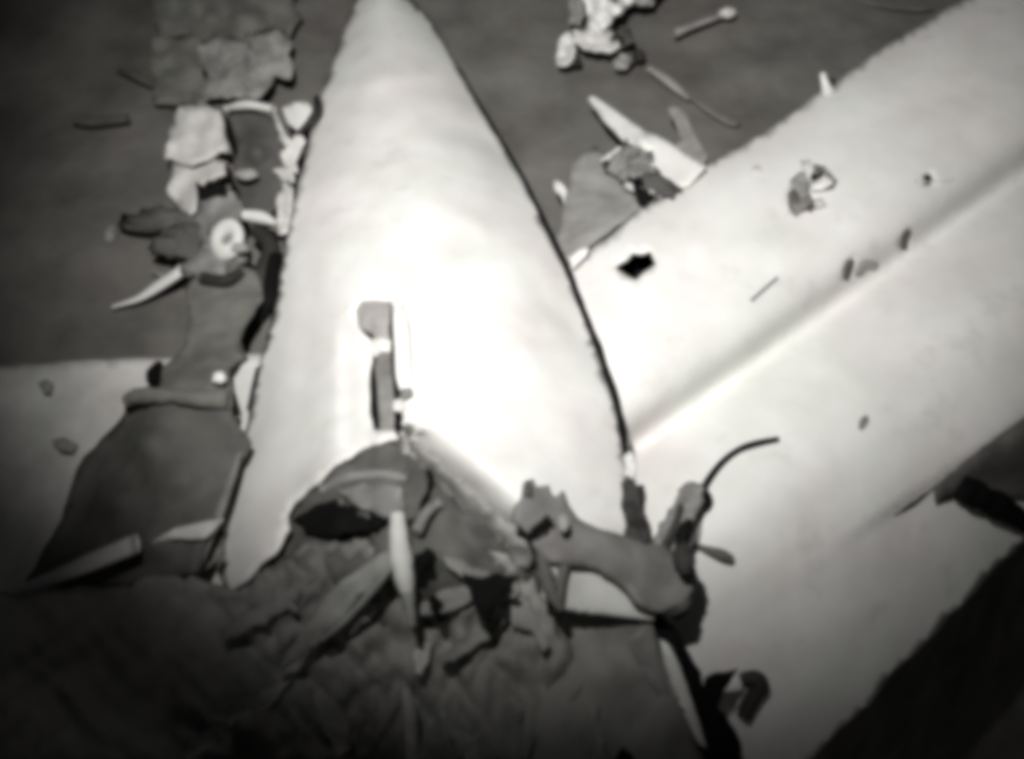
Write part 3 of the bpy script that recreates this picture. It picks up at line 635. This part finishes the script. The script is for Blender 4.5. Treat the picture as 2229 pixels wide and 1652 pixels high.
lump('shade_lump', 1340, 88, .2, .07, .07, .06, M['dark'], cr)  # dark lumps placed as the shadows right of the flaps
lump('shade_lump', 1252, 132, .1, .05, .06, .05, M['dark'], cr)
lump('shade_lump', 1392, 122, .1, .05, .06, .05, M['dark'], cr)
r1 = thing('headed_rod', 'pale rod with a brighter knob at its right end, on the seabed near the top', 'rod', (1530, 45, 0))
tube('shaft', [(1466, 74, .09), (1500, 60, .12), (1570, 34, .13)], [.042, .03, .02], M['mid'], r1)
lump('head', 1582, 28, .14, .08, .05, .04, M['pale'], r1, am=.3)
tag(tube('buried_strip', [(1412, 148, .06), (1446, 170, .08), (1478, 196, .06), (1500, 216, .04)], [.03, .05, .04, .02], M['mid'], flat=.4), 'dim strip half buried in silt below the headed rod', 'metal strip')
tag(tube('buried_strip', [(1500, 210, .03), (1550, 245, .04), (1596, 268, .05), (1604, 262, .05)], [.02, .03, .045, .02], M['cloth'], flat=.4), 'fainter half buried strip running on toward the white wing', 'metal strip')
tag(tube('buried_strip', [(1850, -6, .03), (1920, 12, .04), (2000, 20, .04), (2030, 16, .03)], [.02, .03, .03, .02], M['cloth'], flat=.4), 'barely visible strip in the silt at the top, nearest the top right corner', 'metal strip')
sh = sheet('white_shard', [(1276, 212, .3), (1288, 208, .36), (1320, 228, .42), (1380, 268, .5), (1440, 300, .58), (1500, 338, .66), (1536, 362, .7), (1500, 400, .66), (1466, 408, .62), (1440, 376, .58), (1400, 345, .5), (1350, 300, .42), (1310, 260, .36)], M['white'], ctrl=[(1400, 310, .6)], step=11, th=.03, jag=1.5)
tag(sh, 'bright white pointed shard leaning against the upper edge of the white wing', 'metal shard')
gs = sheet('grey_splinter_plate', [(1452, 238, .3), (1466, 226, .34), (1484, 232, .36), (1506, 282, .42), (1540, 340, .5), (1530, 366, .5), (1500, 344, .42), (1470, 318, .36), (1480, 300, .36)], M['mid'], step=10, th=.02, amp=.02, nsc=30, jag=3)
tag(gs, 'grey pointed splinter standing right behind the bright white shard', 'metal splinter')
gp = sheet('grey_torn_plate', [(1205, 535, .5), (1224, 478, .45), (1232, 420, .4), (1246, 356, .36), (1270, 328, .34), (1296, 318, .34), (1322, 340, .36), (1348, 392, .42), (1386, 420, .5), (1402, 448, .54), (1330, 500, .6), (1250, 560, .62), (1225, 575, .6)],
    M['mid'], step=16, th=.02, amp=.015, nsc=90, jag=3)
tag(gp, 'smooth grey torn plate between the cone and the upper edge of the white wing', 'metal plate')
bb = thing('broken_block', 'mottled grey broken block lying on the grey torn plate under the white shard', 'machine part', (1390, 370, .3))
sheet('block', [(1322, 366, .54), (1330, 336, .6), (1362, 316, .64), (1400, 322, .64), (1428, 350, .6), (1424, 378, .56), (1386, 388, .54), (1350, 392, .52)], M['grey'], bb, step=7, th=.06, amp=.06, nsc=26, amp2=.03, jag=5)
sheet('block', [(1384, 384, .66), (1420, 376, .68), (1462, 392, .68), (1482, 404, .66), (1466, 424, .64), (1430, 424, .64), (1400, 404, .64)], M['dull'], bb, step=7, th=.06, amp=.05, nsc=24, amp2=.03, jag=4)
tube('chipped_edge', [(1310, 352, .5), (1334, 336, .56), (1356, 322, .58)], [.02, .03, .02], M['pale'], bb, wob=.6)
tube('chipped_edge', [(1362, 402, .56), (1396, 416, .6), (1440, 428, .62)], [.02, .025, .02], M['pale'], bb, wob=.6)
sheet('black_opening', [(1372, 392, .62), (1396, 408, .64), (1428, 424, .64), (1402, 448, .62), (1388, 440, .6)], M['black'], bb, step=8, th=.02, jag=2)
lump('dark_knob', 1318, 356, .56, .03, .03, .03, M['dark'], bb)
wc = sheet('white_hook_chip', [(1204, 394, .3), (1218, 396, .34), (1232, 412, .34), (1236, 440, .34), (1230, 462, .3), (1222, 430, .3), (1208, 414, .28)], M['white'], step=7, th=.02, round_=True)
tag(wc, 'little white hooked chip at the left edge of the grey torn plate', 'chip')
wl = sheet('white_lug', [(1238, 560, .7), (1262, 542, .72), (1282, 538, .72), (1276, 556, .7), (1246, 584, .7)], M['white'], step=8, th=.02)
tag(wl, 'small white lug on the corner where the cone meets the wing', 'lug')
